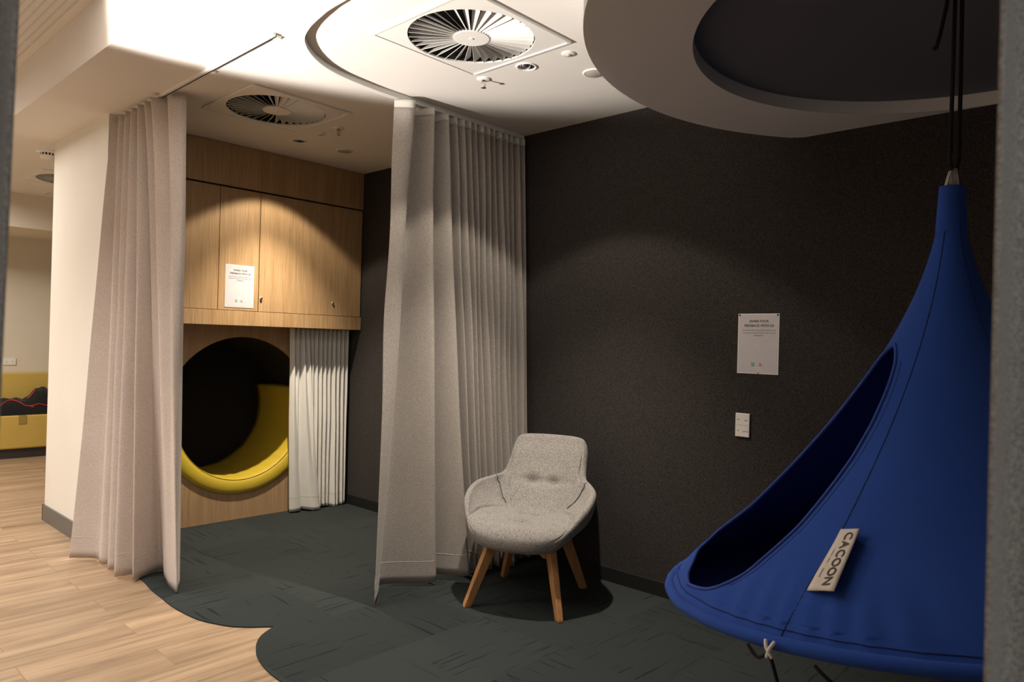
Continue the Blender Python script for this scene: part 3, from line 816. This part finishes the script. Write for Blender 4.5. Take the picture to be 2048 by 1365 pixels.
# rolled rim thickness
def rimroll(u):
    R_ = rimp(u); out = Vector((R_.x, R_.y, 0)).normalized()
    th = .020 if abs(u) > .25 else .020
    return R_, out, th
surf_rows = {}
NRO = 8; NTO = 34
for i in range(NU):
    u = -1+2*i/NU; R_, out, th = rimroll(u)
    fk = 1-seg(abs(u), .18, .36)
    pin = pts_i[i, NT]; pout = R_+out*(.034-.040*fk)+Vector((0, 0, -.020-.010*fk))
    row = []
    for k in range(1, NRO+1):
        q = k/NRO
        ctl = R_+out*(.030-.029*fk)+Vector((0, 0, .016-.030*fk))
        row.append(pin*(1-q)**2+ctl*2*q*(1-q)+pout*q*q)
    delta = pout-R_
    for k in range(1, NTO+1):
        t = 1-k/NTO
        row.append(outer(u, t)+delta*t**1.5)
    surf_rows[i] = row
def chair_mesh(name, keep, mat='chair'):
    bm = bmesh.new(); cache = {}
    tot = NT+NRO+NTO
    def V(i, j):
        i %= NU
        if j == 0: i = 0
        if j == tot: i = 0
        if (i, j) not in cache:
            p = pts_i[i, j] if j <= NT else surf_rows[i][j-NT-1]
            cache[i, j] = bm.verts.new(CL(p.x, p.y, p.z))
        return cache[i, j]
    for i in range(NU):
        u = -1+2*(i+.5)/NU
        for j in range(tot):
            if j < NT: z = zone(u, (j+.5)/NT)
            elif j < NT+NRO+NTO*.55: z = zone(u, 1.0)
            else: z = 'under'
            if abs(u) < .25 and NT <= j < NT+NRO+NTO*.55: z = 'seat'
            if z == 'arm': z = 'arm_l' if u > 0 else 'arm_r'
            if z not in keep: continue
            vs = [V(i, j), V(i+1, j), V(i+1, j+1), V(i, j+1)]
            vs = list(dict.fromkeys(vs))
            if len(vs) >= 3: bm.faces.new(vs)
    o = finish(name, bm, mat, root, smooth='keep')
    return o
chair_mesh('seat', ('seat',)); chair_mesh('backrest', ('back',)); chair_mesh('armrest', ('arm_l',)); chair_mesh('armrest', ('arm_r',)); chair_mesh('shell_base', ('under',))
# piping where arm meets back and seat
for sgn in (-1, 1):
    P = []
    for k in range(30):
        t = .56+.44*k/29; u = .585+.03*(1-t)
        i = round((sgn*u+1)/2*NU) % NU; p = pts_i[i, min(NT, round(t*NT))]; P.append(CL(p.x*.99, p.y+.003, p.z+.004))
    i = round((sgn*.585+1)/2*NU) % NU
    P += [CL(*surf_rows[i][k]) for k in (1, 3, 5, 7, 9, 12)]
    sm = [P[0]] + [(P[k-1]+P[k]+P[k+1])/3 for k in range(1, len(P)-1)] + [P[-1]]
    tube('piping', sm, .0024, 'chairseam', root, n=6)
# legs
for (fx, fs, tx, ts) in ((.262, .240, .165, .135), (.262, -.250, .165, -.165), (-.262, .235, -.160, .135), (-.262, -.235, -.160, -.135)):
    b = CL(fs, fx, .0065); t_ = CL(ts, tx, .345)
    ax = (t_-b).normalized(); s1 = (Fv-ax*Fv.dot(ax)).normalized(); s2 = ax.cross(s1)
    # turn the section so that a flat side faces out along the diagonal
    bm = bmesh.new(); rg = []
    for q, hw, hd in ((0, .0125, .0165), (.03, .0145, .019), (.55, .0175, .0235), (1.0, .019, .027)):
        c = b.lerp(t_, q); dz = 0
        dg = (s1*(1 if fx > 0 else -1)+s2*(1 if s2.dot(Sv)*fs > 0 else -1)).normalized(); dg2 = ax.cross(dg)
        ring = []
        for a_, b_ in ((-1, -1), (1, -1), (1, 1), (-1, 1)):
            v = c+dg*a_*hd+dg2*b_*hw
            if q == 0: v.z = .0062
            ring.append(bm.verts.new(v))
        rg.append(ring)
    for A, B in zip(rg, rg[1:]):
        for j in range(4): bm.faces.new((A[j], A[(j+1) % 4], B[(j+1) % 4], B[j]))
    bm.faces.new(rg[0]); bm.faces.new(rg[-1])
    finish('leg', bm, 'beech', root, bevel=.003)
for sg in (-1, 1):      # crossed rails under the shell
    a = CL(.150*sg, .180, .312); b = CL(-.150*sg, -.172, .312); ax = (b-a).normalized(); sd = ax.cross(Vector((0, 0, 1)))
    bm = bmesh.new(); rg = []
    for q, h in ((0, .034), (.25, .026), (.5, .020), (.75, .026), (1, .034)):
        c = a.lerp(b, q)
        rg.append([bm.verts.new(c+sd*x*.013+Vector((0, 0, z))) for x, z in ((-1, -h), (1, -h), (1, .012), (-1, .012))])
    for A, B in zip(rg, rg[1:]):
        for j in range(4): bm.faces.new((A[j], A[(j+1) % 4], B[(j+1) % 4], B[j]))
    bm.faces.new(rg[0]); bm.faces.new(rg[-1]); finish('leg_rail', bm, 'beech', root, bevel=.002)

# ------------------------------------------------------------------ hanging blue cocoon
C0 = Vector((2.3246, .4961, .7115)); AP = Vector((2.3246, .4961, 1.80))
RR = Vector((.68311362, -.73031211, 0)); FF = Vector((.73026413, .68316491, 0)); Z = Vector((0, 0, 1))
RG = .75
root = empty('hanging_swing_seat', C0-Vector((0, 0, .3)), 'blue cotton cone shaped hanging cocoon seat on black ropes', 'swing')
def cprof(s):
    t = max(0, min(1, (s-.02)/.18)); t = t*t*(3-2*t); k = 1.3+.55*t
    return (RG-.027)*(1-s)**k+.027
def cone(phi, s, off=0.0):
    def raw(phi, s):
        q = 1-s
        return C0+(AP-C0)*s+cprof(s)*(math.cos(phi)*(RR+Z*.105*q)+math.sin(phi)*(FF-Z*.094*q))
    p = raw(phi, s)
    # soft gathers near the ring
    g = math.exp(-((s-.06)/.055)**2)
    p = p + (math.cos(phi)*RR+math.sin(phi)*FF)*(.0035*g*math.sin(phi*46+6*math.sin(phi*5)+s*40))
    if off:
        e = 1e-3; n_ = (raw(phi+e, s)-raw(phi-e, s)).cross(raw(phi, min(1, s+e))-raw(phi, max(0, s-e)))
        n_.normalize(); rad = math.cos(phi)*RR+math.sin(phi)*FF
        if n_.dot(rad) < 0: n_ = -n_
        p = p+n_*off
    return p
PR = [(.043, 3.16), (.0445, 3.205), (.047, 3.25), (.051, 3.295), (.057, 3.335), (.066, 3.368), (.08, 3.403), (.107, 3.45), (.163, 3.478), (.205, 3.502), (.268, 3.526), (.345, 3.552), (.425, 3.552), (.487, 3.526), (.53, 3.49), (.568, 3.43), (.60, 3.30), (.615, 3.16)]
PL = [(.043+.117*k/14, 3.15-.49*(1-(1-k/14)**2)**.85) for k in range(15)] + [(.3, 2.65), (.5, 2.67), (.55, 2.72), (.58, 2.82), (.60, 2.96), (.615, 3.16)]
S0, S1 = .043, .615
rows_s = sorted(set([round(.043*k/6, 5) for k in range(7)] + [S0+(S1-S0)*(.5-.5*math.cos(PI*k/90)) for k in range(91)] + [S1+(1-S1)*k/40 for k in range(1, 41)]))
NP = 260
bm = bmesh.new(); g = []
def smt(tab, s):   # smoothed table lookup
    h = .008; return sum(interp(tab, s+h*q) for q in (-1, -.5, 0, .5, 1))/5 if S0+.012 < s < S1-.012 else interp(tab, s)
for s in rows_s:
    if s < S0: a, b = 3.15, 3.15
    elif s > S1: a, b = 3.16, 3.16
    else: a, b = smt(PR, s), smt(PL, s)
    if s < S0 or s > S1: a = b
    if s > S1: a = b = 3.16
    row = []
    for i in range(NP+1):
        phi = a+(b+2*PI-a)*i/NP; row.append(bm.verts.new(cone(phi, s)))
    g.append((row, S0 <= s <= S1))
for (A, oa), (B, ob) in zip(g, g[1:]):
    for i in range(NP): bm.faces.new((A[i], A[i+1], B[i+1], B[i]))
bmesh.ops.remove_doubles(bm, verts=bm.verts, dist=.0004)
cloth = finish('canopy', bm, 'blue', root, smooth=True)
sm_ = cloth.modifiers.new('t', 'SOLIDIFY'); sm_.thickness = .003; sm_.offset = 0
# floor of the seat: fabric sagging below the ring
bm = bmesh.new(); g = []
for j in range(25):
    q = j/24
    g.append([bm.verts.new(C0+Z*(-.23*(1-q*q)**2+.010)+RG*q*.980*(math.cos(a)*(RR+Z*.105)+math.sin(a)*(FF-Z*.094))) for a in [2*PI*i/96 for i in range(96)]] if j else [bm.verts.new(C0-Z*.22)])
for j in range(24):
    for i in range(96):
        if j == 0: bm.faces.new((g[0][0], g[1][i], g[1][(i+1) % 96]))
        else: bm.faces.new((g[j][i], g[j][(i+1) % 96], g[j+1][(i+1) % 96], g[j+1][i]))
so = finish('seat_base', bm, 'blue', root, smooth=True)
s_ = so.modifiers.new('t', 'SOLIDIFY'); s_.thickness = .003
tube('ring_rim', [cone(2*PI*k/160, 0)+Z*.010-(math.cos(2*PI*k/160)*RR+math.sin(2*PI*k/160)*FF)*.006 for k in range(160)], .016, 'blue', root, n=14, closed=True)
# edge binding of the opening
loop = [cone(smt(PR, s), s, .001) for s in [S0+(S1-S0)*(.5-.5*math.cos(PI*k/70)) for k in range(71)]] + [cone(smt(PL, s), s, .001) for s in [S0+(S1-S0)*(.5+.5*math.cos(PI*k/70)) for k in range(1, 70)]]
tube('opening_binding', loop, .0055, 'bluedge', root, n=8, closed=True)
tube('opening_seam', [cone(smt(PR, s)+.018/cprof(s), s, .0012) for s in [S0+.03+(S1-S0-.07)*k/60 for k in range(61)]], .0012, 'blueseam', root, n=5)
for k in range(6):
    ph = 3.740+k*PI/3
    s0 = 0.01
    P = [cone(ph, s0+(.955-s0)*q/60, .0012) for q in range(61)]
    if k == 5:   # this one runs into the opening
        P = [cone(ph, .66+.295*q/20, .0012) for q in range(21)]
    tube('panel_seam', P, .0016, 'blueseam', root, n=5)
tube('rim_seam', [cone(2*PI*k/140, .030, .0030) for k in range(141)], .0012, 'blueseam', root, n=5)
# collar, cotton loop, ropes
def flatsleeve(name, rings, mat, nseg=28, par=root):
    bm = bmesh.new(); gg = []
    for (c, a, b) in rings: gg.append([bm.verts.new(Vector(c)+RR*a*math.cos(2*PI*i/nseg)+FF*b*math.sin(2*PI*i/nseg)) for i in range(nseg)])
    for A, B in zip(gg, gg[1:]):
        for i in range(nseg): bm.faces.new((A[i], A[(i+1) % nseg], B[(i+1) % nseg], B[i]))
    bm.faces.new(gg[0]); bm.faces.new(gg[-1]); return finish(name, bm, mat, par, smooth=True)
def ax(z, lean=.0): return Vector((C0.x, C0.y, z))
TOPZ = 1.80
flatsleeve('collar', [(ax(1.684), .0405, .039), (ax(1.70), .0400, .037), (ax(1.815), .0350, .028), (ax(1.823), .0340, .026)], 'blue')
lp = [ax(1.80)-RR*.014, ax(1.83)-RR*.018, ax(1.868)-RR*.006, ax(1.876)]
bm = bmesh.new()
for sgn, yo in ((-1, -.004), (1, .004)):
    c1_ = [ax(1.815)+RR*(-.020), ax(1.845)+RR*(-.013), ax(1.873)+RR*(-.004)]
    c2_ = [ax(1.815)+RR*(.020), ax(1.845)+RR*(.017), ax(1.873)+RR*(.010)]
    gg = []
    for a_, b_ in zip(c1_, c2_):
        gg.append([bm.verts.new(a_+(b_-a_)*i/10+FF*(yo+.003*math.sin(i*2.1))) for i in range(11)])
    for A, B in zip(gg, gg[1:]):
        for i in range(10): bm.faces.new((A[i], A[i+1], B[i+1], B[i]))
lo = finish('cotton_loop', bm, 'tag', root, smooth=True); s_ = lo.modifiers.new('t', 'SOLIDIFY'); s_.thickness = .003
hz = 2.412
tube('rope', [ax(1.868)-RR*.004, ax(1.90)-RR*.009, ax(2.2)-RR*.007, ax(2.34)-RR*.006, ax(hz)-RR*.003], .0056, 'rope', root)
tube('rope', [ax(1.868)+RR*.010, ax(1.90)+RR*.016, ax(2.2)+RR*.015, ax(2.34)+RR*.014, ax(hz)+RR*.010], .0056, 'rope', root)
tube('rope', [ax(hz)+RR*-.02-FF*.0, ax(2.33)+RR*-.030, ax(2.245)+RR*-.047, ax(2.215)+RR*-.055, ax(2.208)+RR*-.062], .0058, 'rope', root)
lathe('ceiling_hook', [(0, 2.395), (.03, 2.398), (.032, 2.412)], (C0.x, C0.y, 0), 'steel', root, n=24)
# label sewn into the seam
quadpts = [(3.738, .202), (3.848, .198), (3.865, .094), (3.752, .096)]
tag_bm = bmesh.new(); gg = []
def lp_(a, b, off):      # a across the width, b down the length
    tl, tr, br_, bl = [Vector((q[0], q[1], 0)) for q in quadpts]
    q = tl.lerp(bl, b).lerp(tr.lerp(br_, b), a)
    return cone(q.x, q.y, off+.020*a+.003*math.sin(b*7)*(1-a)*0)
for layer in (0, .0022):
    gg.append([[tag_bm.verts.new(lp_(i/6, j/16, .004+layer)) for i in range(7)] for j in range(17)])
for L in gg:
    for j in range(16):
        for i in range(6): tag_bm.faces.new((L[j][i], L[j][i+1], L[j+1][i+1], L[j+1][i]))
bd = [(0, i) for i in range(7)]+[(j, 6) for j in range(1, 17)]+[(16, i) for i in range(5, -1, -1)]+[(j, 0) for j in range(15, 0, -1)]
for k in range(len(bd)):
    (j0, i0), (j1, i1) = bd[k], bd[(k+1) % len(bd)]
    tag_bm.faces.new((gg[0][j0][i0], gg[0][j1][i1], gg[1][j1][i1], gg[1][j0][i0]))
tg = finish('brand_tag', tag_bm, 'tag', root, smooth=True)
# writing runs down the tag
pa, pb = lp_(.56, .08, .0), lp_(.56, .92, .0)
for i, chx in enumerate('CACOON'):
    b = .135+.146*i
    o_ = lp_(.60, b, .0075); xd = (lp_(.60, b+.05, .0075)-lp_(.60, b-.05, .0075)); yd = lp_(.75, b, .0075)-lp_(.45, b, .0075)
    xd.normalize(); yd = (yd-xd*yd.dot(xd)).normalized()
    text('writing', chx, .034, 'inkgrey' if False else 'ink', tg, o_, xd, yd, bold=.0005)
for b, s_txt in ((.40, 'hang'), (.55, 'out'), (.72, 'do')):
    pass
for (b0, b1, a) in ((.36, .46, .22), (.50, .58, .22), (.66, .80, .20)):
    bm = bmesh.new(); P = [lp_(a, b0+(b1-b0)*q/4, .0072) for q in range(5)]; Q = [lp_(a+.025, b0+(b1-b0)*q/4, .0072) for q in range(5)]
    A = [bm.verts.new(p) for p in P]; B = [bm.verts.new(p) for p in Q]
    for q in range(4): bm.faces.new((A[q], A[q+1], B[q+1], B[q]))
    finish('small_print', bm, 'inkgrey', tg)
for cc in tg.children: cc.matrix_parent_inverse = Matrix.Identity(4)
# white tie and black cords at the rim
q0 = cone(3.735, 0)
tdir = (cone(3.80, 0)-cone(3.67, 0)).normalized(); od = (math.cos(3.735)*RR+math.sin(3.735)*FF)
for a_, b_ in ((-.012, .010), (.012, -.004)):
    P = [q0+tdir*a_+od*.016+Z*.020, q0+tdir*(a_*.3)+od*.024+Z*.004, q0+tdir*b_+od*.022-Z*.016]
    bm = bmesh.new(); tube_bm(bm, [v for v in crom(P, 10)], .0042, 8); finish('white_tie', bm, 'paperedge', root, smooth=True)
e_ = C0-Z*.36
tube('cord', crom([q0+od*.016+tdir*-.06+Z*.0, q0+od*.020-tdir*.03-Z*.022, q0+od*.020-Z*.012, q0+od*.012+tdir*.015-Z*.06, q0+od*.004+tdir*.05-Z*.18, q0-od*.05+tdir*.08-Z*.30, e_], 40), .0042, 'rope', root)
tube('cord', crom([cone(3.86, 0)-Z*.018, cone(3.90, 0)-Z*.04, cone(3.98, 0)-Z*.10-od*.03, cone(4.05, 0)-od*.10-Z*.2, e_], 30), .0042, 'rope', root)
# cushion lying inside
bm = bmesh.new(); bmesh.ops.create_uvsphere(bm, u_segments=40, v_segments=24, radius=1)
cc_ = C0-RR*.36-FF*.02-Z*.045
for v in bm.verts:
    d = v.co.copy(); p = Vector((math.copysign(abs(d.x)**.8, d.x), math.copysign(abs(d.y)**.8, d.y), d.z))
    v.co = cc_+RR*p.x*.165+FF*p.y*.165+Z*(p.z*.065)
cs = recentre(finish('cushion', bm, 'blue', None, smooth=True)); tag(cs, 'plump blue cushion lying inside the hanging cocoon seat', 'cushion')
